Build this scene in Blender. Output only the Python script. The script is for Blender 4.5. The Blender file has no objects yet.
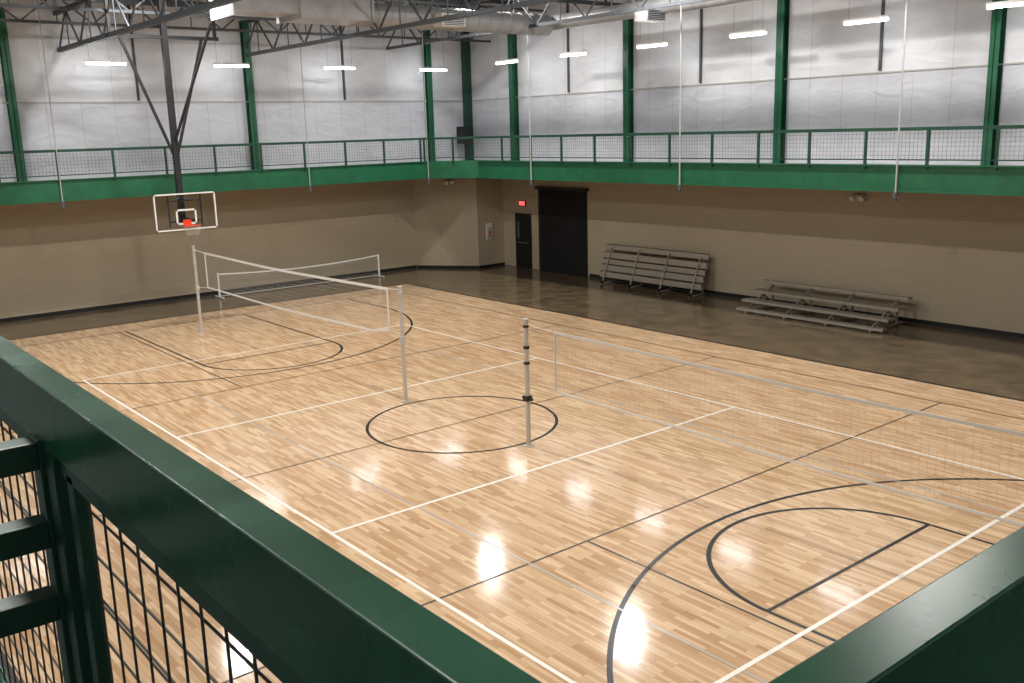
import bpy, math, random
from mathutils import Vector, Matrix
random.seed(3)
S=bpy.context.scene
# ---------------------------------------------------------------- materials
def newmat(name):
    m=bpy.data.materials.new(name);m.use_nodes=True
    return m,m.node_tree.nodes,m.node_tree.links,m.node_tree.nodes['Principled BSDF']
def mat(name,col,rough=.5,metal=0,noise=0,scale=8,bump=0,emit=None,es=0,rvar=0,stretch=(1,1,1)):
    m,n,l,b=newmat(name)
    b.inputs['Base Color'].default_value=(*col,1);b.inputs['Roughness'].default_value=rough;b.inputs['Metallic'].default_value=metal
    tc=n.new('ShaderNodeTexCoord');mp=n.new('ShaderNodeMapping');mp.inputs['Scale'].default_value=stretch
    nz=n.new('ShaderNodeTexNoise');nz.inputs['Scale'].default_value=scale;nz.inputs['Detail'].default_value=5
    l.new(tc.outputs['Object'],mp.inputs[0]);l.new(mp.outputs[0],nz.inputs['Vector'])
    if noise:
        r=n.new('ShaderNodeValToRGB');r.color_ramp.elements[0].position=.3;r.color_ramp.elements[1].position=.7
        r.color_ramp.elements[0].color=(*[c*(1-noise) for c in col],1);r.color_ramp.elements[1].color=(*[min(1,c*(1+noise)) for c in col],1)
        l.new(nz.outputs['Fac'],r.inputs[0]);l.new(r.outputs[0],b.inputs['Base Color'])
    if rvar:
        mr=n.new('ShaderNodeMapRange');mr.inputs[3].default_value=max(0.02,rough-rvar);mr.inputs[4].default_value=rough+rvar
        l.new(nz.outputs['Fac'],mr.inputs[0]);l.new(mr.outputs[0],b.inputs['Roughness'])
    if bump:
        bp=n.new('ShaderNodeBump');bp.inputs['Strength'].default_value=bump;bp.inputs['Distance'].default_value=.05
        l.new(nz.outputs['Fac'],bp.inputs['Height']);l.new(bp.outputs[0],b.inputs['Normal'])
    if emit:
        b.inputs['Emission Color'].default_value=(*emit,1);b.inputs['Emission Strength'].default_value=es
    return m
def wood_floor():
    m,n,l,b=newmat('maple_strip_floor')
    tc=n.new('ShaderNodeTexCoord');mp=n.new('ShaderNodeMapping');mp.inputs['Rotation'].default_value=(0,0,math.pi/2)
    l.new(tc.outputs['Object'],mp.inputs[0])
    br=n.new('ShaderNodeTexBrick');br.inputs['Scale'].default_value=1;br.inputs['Brick Width'].default_value=.5;br.inputs['Row Height'].default_value=.057
    br.inputs['Mortar Size'].default_value=.0014;br.offset=.37;br.offset_frequency=3;br.squash=1
    br.inputs['Color1'].default_value=(.535,.335,.185,1);br.inputs['Color2'].default_value=(.80,.585,.38,1);br.inputs['Mortar'].default_value=(.38,.24,.13,1)
    l.new(mp.outputs[0],br.inputs['Vector'])
    nz=n.new('ShaderNodeTexNoise');nz.inputs['Scale'].default_value=1.0;nz.inputs['Detail'].default_value=6
    m2=n.new('ShaderNodeMapping');m2.inputs['Scale'].default_value=(9,1.1,1);l.new(tc.outputs['Object'],m2.inputs[0]);l.new(m2.outputs[0],nz.inputs['Vector'])
    mx=n.new('ShaderNodeMixRGB');mx.blend_type='MULTIPLY';mx.inputs[0].default_value=.4
    r=n.new('ShaderNodeValToRGB');r.color_ramp.elements[0].color=(.76,.67,.58,1);r.color_ramp.elements[1].color=(1,1,1,1);r.color_ramp.elements[0].position=.35;r.color_ramp.elements[1].position=.6
    l.new(nz.outputs['Fac'],r.inputs[0]);l.new(br.outputs['Color'],mx.inputs[1]);l.new(r.outputs[0],mx.inputs[2]);l.new(mx.outputs[0],b.inputs['Base Color'])
    n3=n.new('ShaderNodeTexNoise');n3.inputs['Scale'].default_value=2.2;n3.inputs['Detail'].default_value=2;l.new(tc.outputs['Object'],n3.inputs['Vector'])
    bp=n.new('ShaderNodeBump');bp.inputs['Strength'].default_value=.12;bp.inputs['Distance'].default_value=.01;l.new(n3.outputs['Fac'],bp.inputs['Height']);l.new(bp.outputs[0],b.inputs['Normal'])
    b.inputs['Roughness'].default_value=.105;b.inputs['IOR'].default_value=1.6
    return m
def wallcoord(n,l):
    tc=n.new('ShaderNodeTexCoord');sp=n.new('ShaderNodeSeparateXYZ');l.new(tc.outputs['Object'],sp.inputs[0])
    ad=n.new('ShaderNodeMath');l.new(sp.outputs[0],ad.inputs[0]);l.new(sp.outputs[1],ad.inputs[1])
    cb=n.new('ShaderNodeCombineXYZ');l.new(ad.outputs[0],cb.inputs[0]);l.new(sp.outputs[2],cb.inputs[1]);return cb
def block_wall():
    m,n,l,b=newmat('painted_block');cb=wallcoord(n,l)
    br=n.new('ShaderNodeTexBrick');br.inputs['Scale'].default_value=1;br.inputs['Brick Width'].default_value=.4;br.inputs['Row Height'].default_value=.2;br.inputs['Mortar Size'].default_value=.006
    c=(.51,.425,.305)
    br.inputs['Color1'].default_value=(*c,1);br.inputs['Color2'].default_value=(*[x*.96 for x in c],1);br.inputs['Mortar'].default_value=(*[x*.86 for x in c],1)
    l.new(cb.outputs[0],br.inputs['Vector']);l.new(br.outputs['Color'],b.inputs['Base Color']);b.inputs['Roughness'].default_value=.55
    return m
def panel_wall(name,c,pw,wr):
    m,n,l,b=newmat(name);cb=wallcoord(n,l)
    br=n.new('ShaderNodeTexBrick');br.offset=0;br.inputs['Scale'].default_value=1;br.inputs['Brick Width'].default_value=pw;br.inputs['Row Height'].default_value=40;br.inputs['Mortar Size'].default_value=.012;br.inputs['Mortar Smooth'].default_value=.6
    br.inputs['Color1'].default_value=(*c,1);br.inputs['Color2'].default_value=(*[x*.93 for x in c],1);br.inputs['Mortar'].default_value=(*[x*.72 for x in c],1)
    ad=n.new('ShaderNodeVectorMath');ad.inputs[1].default_value=(0,100,0);ad.operation='ADD';l.new(cb.outputs[0],ad.inputs[0]);l.new(ad.outputs[0],br.inputs['Vector'])
    mp=n.new('ShaderNodeMapping');mp.inputs['Scale'].default_value=(.8,1.7,1);l.new(cb.outputs[0],mp.inputs[0])
    nz=n.new('ShaderNodeTexNoise');nz.inputs['Scale'].default_value=1.3;nz.inputs['Detail'].default_value=4;nz.inputs['Distortion'].default_value=.8;l.new(mp.outputs[0],nz.inputs['Vector'])
    mx=n.new('ShaderNodeMixRGB');mx.blend_type='MULTIPLY';mx.inputs[0].default_value=1
    r=n.new('ShaderNodeValToRGB');r.color_ramp.elements[0].position=.3;r.color_ramp.elements[1].position=.65;r.color_ramp.elements[0].color=(.90,.90,.91,1);r.color_ramp.elements[1].color=(1,1,1,1)
    l.new(nz.outputs['Fac'],r.inputs[0]);l.new(br.outputs['Color'],mx.inputs[1]);l.new(r.outputs[0],mx.inputs[2]);l.new(mx.outputs[0],b.inputs['Base Color'])
    bp=n.new('ShaderNodeBump');bp.inputs['Strength'].default_value=wr;bp.inputs['Distance'].default_value=.08;l.new(nz.outputs['Fac'],bp.inputs['Height']);l.new(bp.outputs[0],b.inputs['Normal'])
    b.inputs['Roughness'].default_value=.5
    return m
M={}
M['wood']=wood_floor();M['block']=block_wall()
M['conc']=mat('sealed_concrete',(.128,.094,.056),.17,noise=.38,scale=1.6,rvar=.07)
M['white_panel']=panel_wall('white_insulation_panel',(.84,.85,.88),2.1,.45)
M['panel_low']=panel_wall('grey_insulation_panel',(.72,.735,.785),1.05,.6)
M['green']=mat('green_paint',(.012,.12,.056),.4,noise=.15,scale=3)
M['railgreen']=mat('green_gloss_rail',(.008,.085,.043),.27,noise=.22,scale=9,rvar=.05)
M['dkgreen']=mat('dark_green_steel',(.010,.062,.036),.38,noise=.2,scale=6)
M['wire']=mat('mesh_wire',(.07,.07,.06),.5,metal=.2)
M['steel']=mat('joist_steel',(.085,.095,.11),.5,metal=.2,noise=.2)
M['roof']=mat('roof_deck',(.22,.23,.25),.7,noise=.2,scale=.7)
M['duct']=mat('galvanised_duct',(.42,.43,.45),.4,metal=.1,noise=.12,scale=3)
M['black']=mat('black_paint',(.008,.007,.007),.35)
M['blk']=mat('black_steel',(.015,.015,.017),.45)
M['dark']=mat('dark_curtain',(.006,.006,.007),.8,noise=.3,scale=4)
M['linew']=mat('white_line_paint',(.90,.86,.79),.25)
M['lineg']=mat('grey_line_paint',(.48,.44,.40),.25)
M['white']=mat('white_enamel',(.82,.82,.80),.35)
M['rod']=mat('rod_paint',(.45,.45,.45),.4)
M['tape2']=mat('net_tape_grey',(.66,.64,.60),.6)
M['net']=mat('net_thread',(.55,.53,.50),.7)
M['pole']=mat('pole_aluminium',(.58,.57,.54),.35,metal=.3,noise=.05)
M['alum']=mat('bleacher_aluminium',(.45,.405,.34),.4,metal=.25,noise=.08)
M['orange']=mat('rim_orange',(.75,.06,.02),.4)
M['tube']=mat('fluorescent_tube',(1,1,1),.4,emit=(.93,.97,1),es=34)
M['red']=mat('exit_red',(.6,.02,.02),.4,emit=(1,.08,.08),es=2.2)
M['base']=mat('rubber_base',(.012,.012,.012),.5)
M['track']=mat('rubber_track',(.05,.06,.06),.8,noise=.2)
M['grey']=mat('grey_plastic',(.5,.49,.45),.5)
g,n_,l_,b_=newmat('acrylic_board');b_.inputs['Base Color'].default_value=(.9,.95,.95,1);b_.inputs['Transmission Weight'].default_value=1;b_.inputs['Roughness'].default_value=.02;b_.inputs['IOR'].default_value=1.05;M['glass']=g
# ---------------------------------------------------------------- mesh builder
class B:
    def __init__(s): s.v=[];s.f=[];s.mi=[];s.mats=[]
    def _m(s,k):
        if k not in s.mats:s.mats.append(k)
        return s.mats.index(k)
    def add(s,vs,fs,k):
        o=len(s.v);s.v+=[tuple(v) for v in vs];i=s._m(k)
        for f in fs:s.f.append([a+o for a in f]);s.mi.append(i)
    def box(s,a,b,k):
        x0,y0,z0=[min(a[i],b[i]) for i in range(3)];x1,y1,z1=[max(a[i],b[i]) for i in range(3)]
        s.add([(x0,y0,z0),(x1,y0,z0),(x1,y1,z0),(x0,y1,z0),(x0,y0,z1),(x1,y0,z1),(x1,y1,z1),(x0,y1,z1)],
          [(0,3,2,1),(4,5,6,7),(0,1,5,4),(1,2,6,5),(2,3,7,6),(3,0,4,7)],k)
    def beam(s,p,q,w,h,k):
        p=Vector(p);q=Vector(q);d=(q-p).normalized();up=Vector((0,0,1)) if abs(d.z)<.99 else Vector((0,1,0))
        sd=d.cross(up).normalized()*w/2;u=sd.cross(d).normalized()*h/2
        vs=[p-sd-u,p+sd-u,p+sd+u,p-sd+u,q-sd-u,q+sd-u,q+sd+u,q-sd+u]
        s.add(vs,[(0,1,2,3),(7,6,5,4),(0,4,5,1),(1,5,6,2),(2,6,7,3),(3,7,4,0)],k)
    def cyl(s,p,q,r,k,n=12,r2=None):
        p=Vector(p);q=Vector(q);d=(q-p).normalized();up=Vector((0,0,1)) if abs(d.z)<.9 else Vector((1,0,0))
        a=d.cross(up).normalized();b=d.cross(a);r2=r if r2 is None else r2
        vs=[];
        for i in range(n):
            t=2*math.pi*i/n;e=a*math.cos(t)+b*math.sin(t);vs.append(p+e*r)
        for i in range(n):
            t=2*math.pi*i/n;e=a*math.cos(t)+b*math.sin(t);vs.append(q+e*r2)
        s.add(vs,[(i,(i+1)%n,n+(i+1)%n,n+i) for i in range(n)]+[tuple(range(n))[::-1],tuple(range(n,2*n))],k)
    def prism(s,poly,z0,z1,k):
        n=len(poly);s.add([(x,y,z0) for x,y in poly]+[(x,y,z1) for x,y in poly],
         [(i,(i+1)%n,n+(i+1)%n,n+i) for i in range(n)]+[tuple(range(n))[::-1],tuple(range(n,2*n))],k)
    def arc(s,cx,cy,r,a0,a1,w,z,k,n=64):
        vs=[]
        for i in range(n+1):
            t=math.radians(a0+(a1-a0)*i/n)
            vs+= [(cx+(r-w/2)*math.cos(t),cy+(r-w/2)*math.sin(t),z),(cx+(r+w/2)*math.cos(t),cy+(r+w/2)*math.sin(t),z)]
        s.add(vs,[(2*i,2*i+1,2*i+3,2*i+2) for i in range(n)],k)
    def line(s,x0,y0,x1,y1,w,z,k):
        if x0==x1: a,b=(x0-w/2,min(y0,y1)),(x0+w/2,max(y0,y1))
        else: a,b=(min(x0,x1),y0-w/2),(max(x0,x1),y0+w/2)
        s.add([(a[0],a[1],z),(b[0],a[1],z),(b[0],b[1],z),(a[0],b[1],z)],[(0,1,2,3)],k)
    def obj(s,name,parent=None):
        me=bpy.data.meshes.new(name);me.from_pydata(s.v,[],s.f);me.update()
        for k in s.mats:me.materials.append(M[k])
        me.polygons.foreach_set('material_index',s.mi)
        o=bpy.data.objects.new(name,me);bpy.context.collection.objects.link(o)
        if parent:o.parent=parent
        return o
XE,XW,YN,YS=14.5,-13.2,18.9,-17.2
EX,NX,WX,SX=11.4,16.2,-10.12,-14.27
ROOF=10.5
# ---------------------------------------------------------------- shell
b=B();b.box((XW,YS,-.2),(XE,YN,-.012),'conc');b.obj('floor')
b=B();b.box((-8.8,-15.55,-.01),(8.8,15.55,0),'wood')
for a in(((-8.87,-15.6),(-8.8,15.6)),((8.8,-15.6),(8.89,15.6)),((-8.8,-15.6),(8.8,-15.55)),((-8.8,15.55),(8.8,15.65))):
    b.box((*a[0],-.01),(*a[1],.003),'black')
b.obj('floor_hardwood_court')
def wall(name,a,c):
    b=B();b.box((a[0],a[1],0),(c[0],c[1],4.1),'block');b.box((a[0],a[1],4.1),(c[0],c[1],6.75),'panel_low');b.box((a[0],a[1],6.75),(c[0],c[1],ROOF),'white_panel');return b.obj(name)
wall('wall_north',(XW,YN),(XE,YN+.2));wall('wall_east',(XE,YS),(XE+.2,YN+.2))
wall('wall_west',(XW-.2,YS),(XW,YN+.2));wall('wall_south',(XW,YS-.2),(XE,YS))
b=B();b.box((XW-.2,YS-.2,ROOF),(XE+.2,YN+.2,ROOF+.2),'roof');b.obj('ceiling')
b=B();b.prism([(11.55,YN),(11.85,18.45),(13.15,16.75),(XE,16.75),(XE,YN)],0,3.9,'block');b.prism([(11.53,YN),(11.83,18.42),(13.14,16.73),(XE,16.73),(XE,YN)],0,.1,'base');b.obj('wall_corner_bay')
b=B();b.box((XW,YN-.02,0),(11.5,YN,.12),'base');b.obj('baseboard_north')
b=B();b.box((XE-.02,YS,0),(XE,11.6,.12),'base');b.obj('baseboard_east')
b=B()
b.box((XE-.03,YS,6.73),(XE,YN,6.77),'grey');b.box((XW,YN-.03,6.73),(XE,YN,6.77),'grey')
for y in(12.6,6.35,.1,-6.1):b.box((XE-.07,y-.035,6.8),(XE,y+.035,ROOF),'steel')
for x in(.8,8.6,-7):b.box((x-.035,YN-.07,6.8),(x+.035,YN,ROOF),'steel')
b.obj('trim_1')
def column(x,y,ax):
    b=B();w,d,t=.24,.28,.02
    if ax=='E':
        b.box((x-t,y-w/2,4.1),(x,y+w/2,ROOF-1),'dkgreen');b.box((x-d,y-w/2,4.1),(x-d+t,y+w/2,ROOF-1),'green');b.box((x-d,y-t/2,4.1),(x,y+t/2,ROOF-1),'green')
    else:
        b.box((x-w/2,y-t,4.1),(x+w/2,y,ROOF-1),'dkgreen');b.box((x-w/2,y-d,4.1),(x+w/2,y-d+t,ROOF-1),'green');b.box((x-t/2,y-d,4.1),(x+t/2,y,ROOF-1),'green')
    return b.obj('steel_column')
for y in(15.7,9.45,3.2,-3.05,-9.3):column(XE,y,'E')
for x in(-10.8,-3.1,4.7,12.4):column(x,YN,'N')
b=B();b.box((XE-.3,YN-.3,4.1),(XE-.02,YN-.02,ROOF-1),'dkgreen');b.obj('steel_column')
# ---------------------------------------------------------------- running track balcony
b=B();z0,z1=3.8,4.44
b.box((XW,NX,3.95),(XE,YN,4.3),'track');b.box((EX,YS,3.95),(XE,NX,4.3),'track')
b.box((XW,YS,3.95),(WX,NX,4.3),'track');b.box((WX,YS,3.95),(EX,SX,4.3),'track')
b.prism([(10.3,NX),(EX,14.2),(EX,NX)],3.95,4.3,'track')
b.box((XW,NX-.03,z0),(10.3,NX,z1),'green');b.box((EX-.03,SX,z0),(EX,14.2,z1),'green')
b.prism([(10.3,NX-.03),(EX-.03,14.2),(EX,14.2),(10.3,NX)],z0,z1,'green')
b.box((WX-.03,SX,z0),(WX+.0,NX,z1-.1),'green');b.box((WX,SX-.03,z0),(EX,SX,z1-.1),'green')
for z in(z0,z1-.03):
    b.box((XW,NX-.10,z),(10.28,NX,z+.03),'green');b.box((EX-.10,SX,z),(EX,14.2,z+.03),'green')
balcony=b.obj('running_track_balcony')
def guard(pts,ztop,name,sp,parent,off=0,ms=.1):
    b=B();zb=4.44
    for (p,q) in zip(pts[:-1],pts[1:]):
        p=Vector((*p,0));q=Vector((*q,0));L=(q-p).length;d=(q-p)/L
        P=lambda t,z:(p.x+d.x*t,p.y+d.y*t,z)
        b.beam(P(0,ztop-.04),P(L,ztop-.04),.07,.08,'dkgreen');b.beam(P(0,zb+.12),P(L,zb+.12),.03,.03,'dkgreen')
        t=off
        while t<L+.01:
            b.beam(P(t,zb-.1),P(t,ztop-.06),.06,.06,'dkgreen');t+=sp
        k=0
        while k*ms<L: b.beam(P(k*ms,zb+.12),P(k*ms,ztop-.08),.005,.005,'wire');k+=1
        z=zb+.12
        while z<ztop-.08: b.beam(P(0,z),P(L,z),.005,.005,'wire');z+=ms
    return b.obj(name,parent)
def near_rail():
    b=B();zt=5.203
    ox,oy=-10.097,-14.255
    w=.038;h=.089
    b.box((ox-w,oy,zt-h),(ox,NX,zt),'railgreen')
    b.box((ox-w,oy-w,zt-h),(EX,oy,zt),'railgreen')
    t=.04
    y=-13.235
    while y<NX:
        b.box((ox-w,y-.02,4.3),(ox-w+t,y+.02,zt-h),'dkgreen')
        b.box((ox-.030,y-.075,4.42),(ox-.012,y-.045,zt-h-.02),'dkgreen');y+=1.6
    x=ox+1.1
    while x<EX: b.box((x-.02,oy-t,4.3),(x+.02,oy,zt-h),'dkgreen');x+=1.6
    for z in(zt-h-.02,4.42):
        b.box((ox-.030,oy,z-.012),(ox-.012,NX,z+.012),'dkgreen');b.box((ox,oy-.030,z-.012),(EX,oy-.012,z+.012),'dkgreen')
    ms=.06;wr=.0034;y=oy+.02
    while y<2: b.beam((ox-.02,y,4.42),(ox-.02,y,zt-h-.02),wr,wr,'wire');y+=ms
    x=ox
    while x<EX: b.beam((x,oy-.02,4.42),(x,oy-.02,zt-h-.02),wr,wr,'wire');x+=ms
    z=4.45
    while z<zt-h-.02:
        b.beam((ox-.016,oy,z),(ox-.016,NX,z),wr,wr,'wire');b.beam((ox,oy-.016,z),(EX,oy-.016,z),wr,wr,'wire');z+=ms
    # short return barrier across the lane
    y=-13.19;xa=ox-w+.030
    b.box((xa-.036,y-.02,4.3),(xa-.008,y+.02,5.122),'dkgreen')
    for z in(5.101,4.99,4.885,4.60):b.box((xa-.95,y-.02,z-.019),(xa-.036,y+.02,z+.019),'dkgreen')
    b.box((xa-.99,y-.02,4.3),(xa-.95,y+.02,5.122),'dkgreen')
    o=b.obj('track_guard_railing');m=o.modifiers.new('bev','BEVEL');m.width=.003;m.segments=2;m.limit_method='ANGLE'
    return o
nr=near_rail()
guard([(XW,NX-.06),(10.3,NX-.06)],5.31,'railing_section_north',1.6,nr,off=(-2.67-XW)%1.6)
guard([(10.3,NX-.06),(EX-.06,14.2)],5.31,'railing_section_corner',1.2,nr)
guard([(EX-.06,14.2),(EX-.06,SX)],5.31,'railing_section_east',1.58,nr,off=(14.2+3.05)%1.58)
for i,(x,y) in enumerate(((EX-.02,-2.35),(EX-.02,4.4),(EX-.02,11.1),(-2.67,NX-.02),(5.43,NX-.02),(10.35,NX-.1),(EX-.02,-9))):
    b=B();E=x>11;x-=.10 if E else 0;y-=.10 if y>16 else 0
    b.cyl((x,y,3.62),(x,y,ROOF),.022 if E else .016,'rod');b.cyl((x,y,3.70),(x,y,3.80),.07,'steel');b.cyl((x,y,3.58),(x,y,3.66),.045,'steel')
    b.obj('hanger_rod_%d'%(i+1),balcony)
# ---------------------------------------------------------------- markings
b=B();zb=.0022;zw=.0036;zg=.0030
W='linew';K='black'
b.line(-4.5,-9,-4.5,9.05,.055,zw,W);b.line(4.5,-9,4.5,9.05,.055,zw,W)
for y in(-9,-3,3,9.02): b.line(-4.5,y,4.5,y,.06,zw+.0004,W)
b.arc(0,0,1.829,0,360,.06,zb,K,96)
b.line(-7.62,0,7.62,0,.03,zb,K)
for y in(-5.63,5.63): b.line(-7.62,y,7.62,y,.032,zb,K)
b.line(-7.62,-14.33,-7.62,14.33,.03,zb,K);b.line(7.62,-14.33,7.62,14.33,.035,zb,K)
for s in(-1,1):
    b.line(-7.62,s*14.33,7.62,s*14.33,.04,zb,K)
    y=s*8.44
    b.line(-1.83,y,1.83,y,.055,zb+.0003,K)
    for x in(-1.83,1.83): b.line(x,y,x,s*14.33,.055,zb,K)
    b.line(-2.02,s*5.63,-2.02,s*14.33,.032,zb,K)
    b.arc(0,y,1.83,0 if s<0 else 180,180 if s<0 else 360,.065,zb,K,64)
    b.arc(0,s*12.0,5.62,0 if s<0 else 180,180 if s<0 else 360,.065,zb,K,96)
    for x in(-5.62,5.62): b.line(x,s*12.0,x,s*14.33,.065,zb,K)
b.line(-3.05,-12,-3.05,6,.035,zg,'lineg');b.line(3.05,-12,3.05,6,.035,zg,'lineg')
b.obj('court_markings')
# ---------------------------------------------------------------- volleyball posts and nets
def vpost(x,y,h,hw):
    b=B();b.cyl((x,y,0.004),(x,y,.02),.08,'grey',20);b.cyl((x,y,0.02),(x,y,h),.042,'pole',16);b.cyl((x,y,h),(x,y,h+.03),.048,'grey',16)
    b.cyl((x,y,h-.12),(x,y,h-.08),.055,'blk' if hw else 'grey',16)
    if hw:
        b.box((x-.06,y-.06,.84),(x+.06,y+.06,.93),'blk');b.cyl((x,y-.12,.88),(x,y+.12,.88),.03,'blk');b.cyl((x,y,1.5),(x,y,1.55),.055,'blk',16)
    b.cyl((x,y,h-.5),(x,y,h-.45),.055,'blk' if hw else 'grey',16)
    if not hw: b.box((x-.05,y-.05,1.25),(x+.05,y+.05,1.4),'grey')
    return b.obj('volleyball_post')
vpost(0,2.0,2.42,False);vpost(-.28,12.4,2.5,False);vpost(0,-2.0,2.28,True);vpost(0,-12.4,2.4,True)
def vnet(x0,y0,x1,y1,ztop,P0,P1,sag,curl=0,tp=.035,tm='white',H=.98,th=.0025):
    b=B();n=60;ys=[y0+(y1-y0)*i/n for i in range(n+1)]
    top=lambda t:ztop-sag*4*t*(1-t)
    bot=lambda t:ztop-H-sag*3*t*(1-t)+curl*math.exp(-((t)/.05)**2)
    xo=lambda t:x0+(x1-x0)*t+.02*math.sin(9*t)
    for i in range(n):
        t0,t1=i/n,(i+1)/n
        b.beam((xo(t0),ys[i],top(t0)),(xo(t1),ys[i+1],top(t1)),.01,tp*1.3,tm)
        b.beam((xo(t0),ys[i],bot(t0)),(xo(t1),ys[i+1],bot(t1)),.008,tp,'white')
        for k in range(1,10):
            f=k/10
            b.beam((xo(t0),ys[i],top(t0)*(1-f)+bot(t0)*f),(xo(t1),ys[i+1],top(t1)*(1-f)+bot(t1)*f),th,th,'net')
    m=int(abs(y1-y0)/.1)
    for i in range(m+1):
        t=i/m;y=y0+(y1-y0)*t;b.beam((xo(t),y,bot(t)),(xo(t),y,top(t)),th,th,'net')
    for t,y in((0,y0),(1,y1)): b.beam((xo(t),y,bot(t)),(xo(t),y,top(t)),.02,.03,tm)
    for (yy,pp,t) in((y0,P0,0),(y1,P1,1)):
        b.cyl((xo(t),yy,top(t)),pp,.006,tm,6);b.cyl((xo(t),yy,bot(t)),(pp[0],pp[1],bot(t)-.02),.005,tm,6)
    return b.obj('volleyball_net')
vnet(0,2.5,-.15,11.95,2.34,(0,2.05,2.38),(-.28,12.35,2.42),.05,curl=.1,tp=.045,th=.0016)
vnet(0,-2.75,0,-12.0,2.17,(0,-2.05,2.22),(0,-12.35,2.3),.03,tp=.034,tm='tape2',H=1.02,th=.002)
b=B();y=18.0;xa,xb=2.6,9.15
for x in(xa,xb):
    b.cyl((x,y,0),(x,y,.88),.035,'white',10);b.beam((x,y-.35,.025),(x,y+.35,.025),.05,.04,'white')
b.beam((xa,y,.06),(xb,y,.06),.03,.03,'grey')
n=40;f=lambda t:.84-.5*t*(1-t)
for i in range(n):
    t0,t1=i/n,(i+1)/n;L=xb-xa
    b.beam((xa+L*t0,y,f(t0)),(xa+L*t1,y,f(t1)),.01,.045,'white')
    for k in range(1,8): b.beam((xa+L*t0,y,.06+(f(t0)-.06)*k/8),(xa+L*t1,y,.06+(f(t1)-.06)*k/8),.003,.003,'net')
for i in range(72):
    t=i/71;b.beam((xa+L*t,y,.06),(xa+L*t,y,f(t)),.003,.003,'net')
b.obj('portable_low_net')
# ---------------------------------------------------------------- basketball goal
def goal(yb,s):
    b=B();z0,z1=2.9,3.97;hw=.915;t=.04
    y0,y1=yb,yb+s*.03
    b.box((-hw,y0,z0),(hw,y1,z1),'glass')
    for a,c in(((-hw,z0),(hw,z0+t)),((-hw,z1-t),(hw,z1)),((-hw,z0),(-hw+t,z1)),((hw-t,z0),(hw,z1))):
        b.box((a[0],y0-s*.012,a[1]),(c[0],y1+s*.012,c[1]),'white')
    for a,c in(((-.305,3.06),(.305,3.11)),((-.305,3.46),(.305,3.51)),((-.305,3.06),(-.255,3.51)),((.255,3.06),(.305,3.51))):
        b.box((a[0],y0-s*.008,a[1]),(c[0],y0-s*.002,c[1]),'white')
    b.box((-.12,y0-s*.03,2.98),(.12,y0,3.2),'orange');b.box((-.07,y0-s*.16,3.02),(.07,y0-s*.03,3.06),'orange')
    cx,cy,R=0,yb-s*.385,.229;n=28
    for i in range(n):
        a0,a1=2*math.pi*i/n,2*math.pi*(i+1)/n
        b.cyl((R*math.cos(a0),cy+R*math.sin(a0),3.05),(R*math.cos(a1),cy+R*math.sin(a1),3.05),.012,'orange',6)
    N=12
    for i in range(N):
        for sg in(1,-1):
            pr=None
            for k in range(5):
                a=2*math.pi*(i+sg*k*.5)/N;r=R*(1-.1*k);p=(r*math.cos(a),cy+r*math.sin(a),3.04-.07*k)
                if pr:b.cyl(pr,p,.002,'net',4)
                pr=p
    ym=yb+s*.35
    b.box((-.5,y1+s*.01,3.0),(-.46,y1+s*.05,3.9),'steel');b.box((.46,y1+s*.01,3.0),(.5,y1+s*.05,3.9),'steel')
    for z in(3.15,3.75):b.beam((-.5,y1+s*.05,z),(.5,y1+s*.05,z),.04,.04,'steel')
    for x in(-.3,.3):
        for z in(3.15,3.75): b.beam((x,y1+s*.05,z),(0,ym,z+.1),.05,.05,'steel')
    b.beam((0,ym,3.1),(0,ym,9.9),.16,.16,'blk')
    for x in(-1.25,1.1): b.beam((0,ym,4.9),(x,ym,8.35),.07,.07,'blk')
    b.beam((-1.6,ym,8.35),(1.6,ym,8.35),.08,.1,'blk')
    b.beam((0,ym,5.4),(.0,ym-s*3.4,8.4),.06,.06,'blk')
    b.beam((-1.5,ym,8.4),(-1.5,ym,9.9),.08,.08,'blk');b.beam((1.5,ym,8.4),(1.5,ym,9.9),.08,.08,'blk')
    return b.obj('basketball_hoop')
goal(13.44,1);goal(-13.2,-1)
# ---------------------------------------------------------------- east wall doors, signs
x=XE-.004
b=B()
b.box((x-.03,14.95,0),(x,15.95,2.2),'blk');b.box((x-.05,15.02,0),(x-.03,15.88,2.12),'dark');b.box((x-.055,15.65,1.2),(x-.05,15.8,1.9),'steel');b.box((x-.09,15.1,1.0),(x-.05,15.8,1.05),'steel')
b.obj('door_1')
b=B();b.box((x-.06,11.7,0),(x,14.45,3.25),'blk')
for i in range(26):
    y=11.78+i*.1;b.cyl((x-.07,y,0.02),(x-.07,y,3.18),.045,'dark',8)
b.box((x-.14,11.6,3.2),(x,14.55,3.3),'blk')
b.obj('door_2')
b=B();b.box((x-.06,15.25,2.5),(x,15.65,2.72),'blk');b.box((x-.065,15.28,2.53),(x-.06,15.62,2.69),'red');b.obj('exit_sign')
b=B();b.box((13.55,16.69,1.15),(13.85,16.725,1.8),'white');b.box((13.6,16.68,1.2),(13.8,16.69,1.65),'grey');b.cyl((13.7,16.66,1.28),(13.7,16.66,1.48),.035,'orange');b.obj('fire_extinguisher_cabinet')
b=B();b.box((x-.12,.3,3.28),(x,.75,3.45),'grey');b.cyl((x-.13,.38,3.36),(x-.2,.38,3.34),.07,'white');b.cyl((x-.13,.67,3.36),(x-.2,.67,3.34),.07,'white');b.obj('emergency_light')
b=B();b.box((12.15,17.45,3.4),(12.45,17.6,3.6),'grey');b.cyl((12.2,17.45,3.5),(12.1,17.35,3.5),.08,'white');b.cyl((12.4,17.4,3.5),(12.32,17.28,3.5),.08,'white');b.obj('emergency_light')
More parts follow.
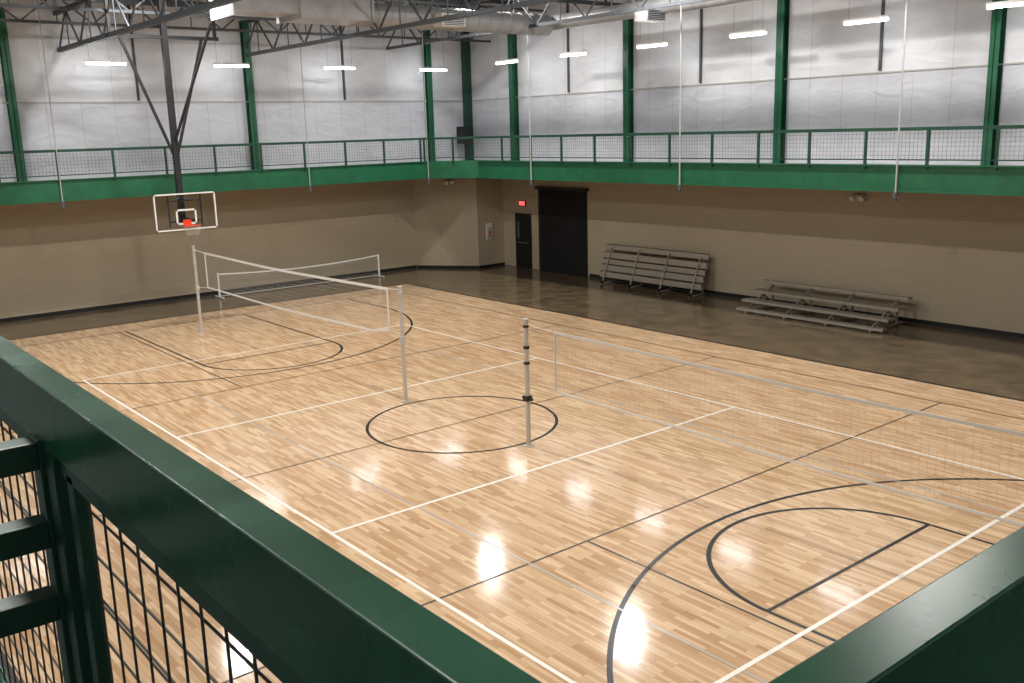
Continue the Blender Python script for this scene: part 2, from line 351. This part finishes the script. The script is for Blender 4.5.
b=B();b.box((13.4,17.9,5.0),(13.9,18.3,5.7),'blk');b.beam((13.7,18.1,5.3),(14.4,18.8,5.3),.06,.06,'blk');b.obj('wall_speaker')
# ---------------------------------------------------------------- bleachers
def plank(b,x,z,y0,y1,w=.26,t=.045):
    b.box((x-w/2,y0,z-t),(x+w/2,y1,z),'alum')
    for dx in(-w/2,w/2-.012): b.box((x+dx,y0,z-t-.03),(x+dx+.012,y1,z-t),'alum')
def bleacher_open(y0,y1):
    b=B();xs=[13.0,13.48,13.95];zs=[.34,.56,.80]
    for x_,z in zip(xs,zs):
        plank(b,x_,z,y0,y1)
        plank(b,x_-.27,z-.24 if z>.4 else .12,y0,y1,.22)
    k=4
    for i in range(k):
        y=y0+.35+(y1-y0-.7)*i/(k-1)
        b.beam((12.6,y,.03),(14.25,y,.03),.05,.05,'alum')
        for x_,z in zip(xs,zs): b.beam((x_,y,.04),(x_,y,z-.04),.045,.045,'alum')
        b.beam((12.65,y,.08),(14.05,y,.72),.04,.05,'alum')
        b.beam((14.1,y,.05),(13.4,y,.5),.03,.03,'alum')
    return b.obj('aluminium_bleacher')
def bleacher_tipped(y0,y1):
    b=B()
    for k,(x_,z,hh) in enumerate(((14.1,1.38,.2),(14.0,1.12,.23),(13.92,.88,.2),(13.85,.68,.23),(13.75,.44,.22))):
        b.box((x_,y0,z-hh),(x_+.045,y1,z),'alum');b.box((x_,y0,z-.014),(x_+.1,y1,z),'alum');b.box((x_,y0,z-hh),(x_+.1,y1,z-hh+.014),'alum')
    for i in range(4):
        y=y0+.3+(y1-y0-.6)*i/3
        b.beam((14.2,y,.0),(14.2,y,1.36),.05,.05,'alum');b.beam((13.5,y,.03),(14.3,y,.03),.05,.05,'alum')
        b.beam((13.6,y,.1),(14.08,y,1.3),.04,.04,'alum')
        b.cyl((13.55,y-.03,.07),(13.55,y+.03,.07),.065,'blk',12)
    return b.obj('aluminium_bleacher')
bleacher_open(-1.45,3.3);bleacher_tipped(5.6,10.3)
# ---------------------------------------------------------------- roof structure
def joist(p,q,zb,zt,step=.75,c=.09,name='roof_joist'):
    b=B();P=Vector(p);Q=Vector(q);L=(Q-P).length;d=(Q-P)/L;pt=lambda t,z:(P.x+d.x*t,P.y+d.y*t,z)
    b.beam(pt(0,zb),pt(L,zb),c,c,'steel');b.beam(pt(0,zt),pt(L,zt),c,c,'steel')
    k=int(L/step)
    for i in range(k):
        t0=i*L/k;t1=(i+1)*L/k
        a,e=(zb,zt) if i%2==0 else (zt,zb);b.beam(pt(t0,a),pt(t1,e),.045,.045,'steel')
        if i%2==1: b.beam(pt(t0,zb),pt(t0,zt),.03,.03,'steel')
    return b.obj(name)
for x,zb,c in((-10.8,8.4,.09),(-6.2,8.4,.09),(-1.5,8.35,.13),(4.7,8.35,.11),(10.6,8.75,.1)): joist((x,YS+.05),(x,YN-.05),zb,zb+1.1,1.1,c)
for y in(15.7,9.45,3.2,-3.05,-9.3): joist((XW+.05,y),(XE-.05,y),9.5,10.3,1.0,.12,'roof_girder')
for y in(17.2,13.8): joist((XW+.05,y),(XE-.05,y),9.0,9.8,1.0,.08)
b=B();y=10.5
b.cyl((4.4,y,8.85),(11.6,y,8.85),.33,'duct',24);x_=4.5
while x_<11.5: b.cyl((x_,y,8.85),(x_+.04,y,8.85),.345,'duct',24);x_+=.45
b.box((.4,y-.6,8.7),(2.3,y+.6,9.45),'duct');b.box((2.31,y-.7,8.6),(4.5,y+.7,9.5),'duct')
for xx in(.37,2.26,4.47): b.box((xx,y-.75,8.56),(xx+.06,y+.75,9.54),'duct')
for cx,cy,cz in((7.3,y-.45,8.76),(11.6,5.9,8.7)):
    b.box((cx-.42,cy-.25,cz-.18),(cx+.42,cy+.2,cz+.18),'white')
    for i in range(6): b.box((cx-.36,cy-.28,cz-.15+i*.05),(cx+.36,cy-.25,cz-.13+i*.05),'steel')
b.cyl((11.9,-12,8.95),(11.9,y,8.95),.24,'duct',24)
b.obj('ventilation_duct')
# ---------------------------------------------------------------- lights
def strip(x,y,z,ax,L=1.25):
    b=B();d=(L/2,.05) if ax=='X' else (.05,L/2)
    b.box((x-d[0],y-d[1],z+.03),(x+d[0],y+d[1],z+.1),'white')
    if ax=='X': b.cyl((x-L/2+.02,y,z),(x+L/2-.02,y,z),.038,'tube',8)
    else: b.cyl((x,y-L/2+.02,z),(x,y+L/2-.02,z),.038,'tube',8)
    for s in(-.4,.4):
        p=(x+s*L,y) if ax=='X' else (x,y+s*L)
        b.cyl((*p,z+.1),(*p,ROOF-.01),.004,'steel',5)
    b.obj('fluorescent_fixture')
for x in(-8.7,-4.6,-.5,3.6,7.75,11.9):strip(x,17.6,7.88,'X')
for y in(14.4,10.75,7.1,3.4,-.3,-4.0,-7.7,-11.4):strip(13.0,y,7.97,'Y')
def highbay(x,y):
    b=B();z=9.9
    b.cyl((x,y,z),(x,y,z+.25),.36,'grey',24,.12);b.cyl((x,y,z+.25),(x,y,z+.5),.1,'grey',16);h=b.obj('high_bay_light')
    L=bpy.data.lights.new('lamp','AREA');L.shape='DISK';L.size=.55;L.energy=410;L.color=(1,.965,.915)
    o=bpy.data.objects.new('lamp',L);o.location=(x,y,z-.02);bpy.context.collection.objects.link(o);o.parent=h
for x in(-9.3,-.5,9.2):
    for y in(-9.6,-2.6,4.5,11.5): highbay(x,y)
w=bpy.data.worlds.new('World');S.world=w;w.use_nodes=True
w.node_tree.nodes['Background'].inputs[0].default_value=(.5,.55,.6,1);w.node_tree.nodes['Background'].inputs[1].default_value=.05
# ---------------------------------------------------------------- camera
c=bpy.data.cameras.new('camera');o=bpy.data.objects.new('camera',c);bpy.context.collection.objects.link(o);S.camera=o
f,th,pt,r=960.0,.6776,.2168,-.0282
Z=Vector((0,0,1));fh=Vector((math.sin(th),math.cos(th),0));R0=Vector((math.cos(th),-math.sin(th),0))
F=fh*math.cos(pt)-Z*math.sin(pt);U0=fh*math.sin(pt)+Z*math.cos(pt)
R=R0*math.cos(r)+U0*math.sin(r);U=-R0*math.sin(r)+U0*math.cos(r)
o.matrix_world=Matrix(((R.x,U.x,-F.x,-10.4073),(R.y,U.y,-F.y,-14.5398),(R.z,U.z,-F.z,5.5027),(0,0,0,1)))
c.sensor_width=36;c.lens=f*36/1024;c.clip_start=.02;c.clip_end=200
S.view_settings.view_transform='Standard';S.view_settings.exposure=0
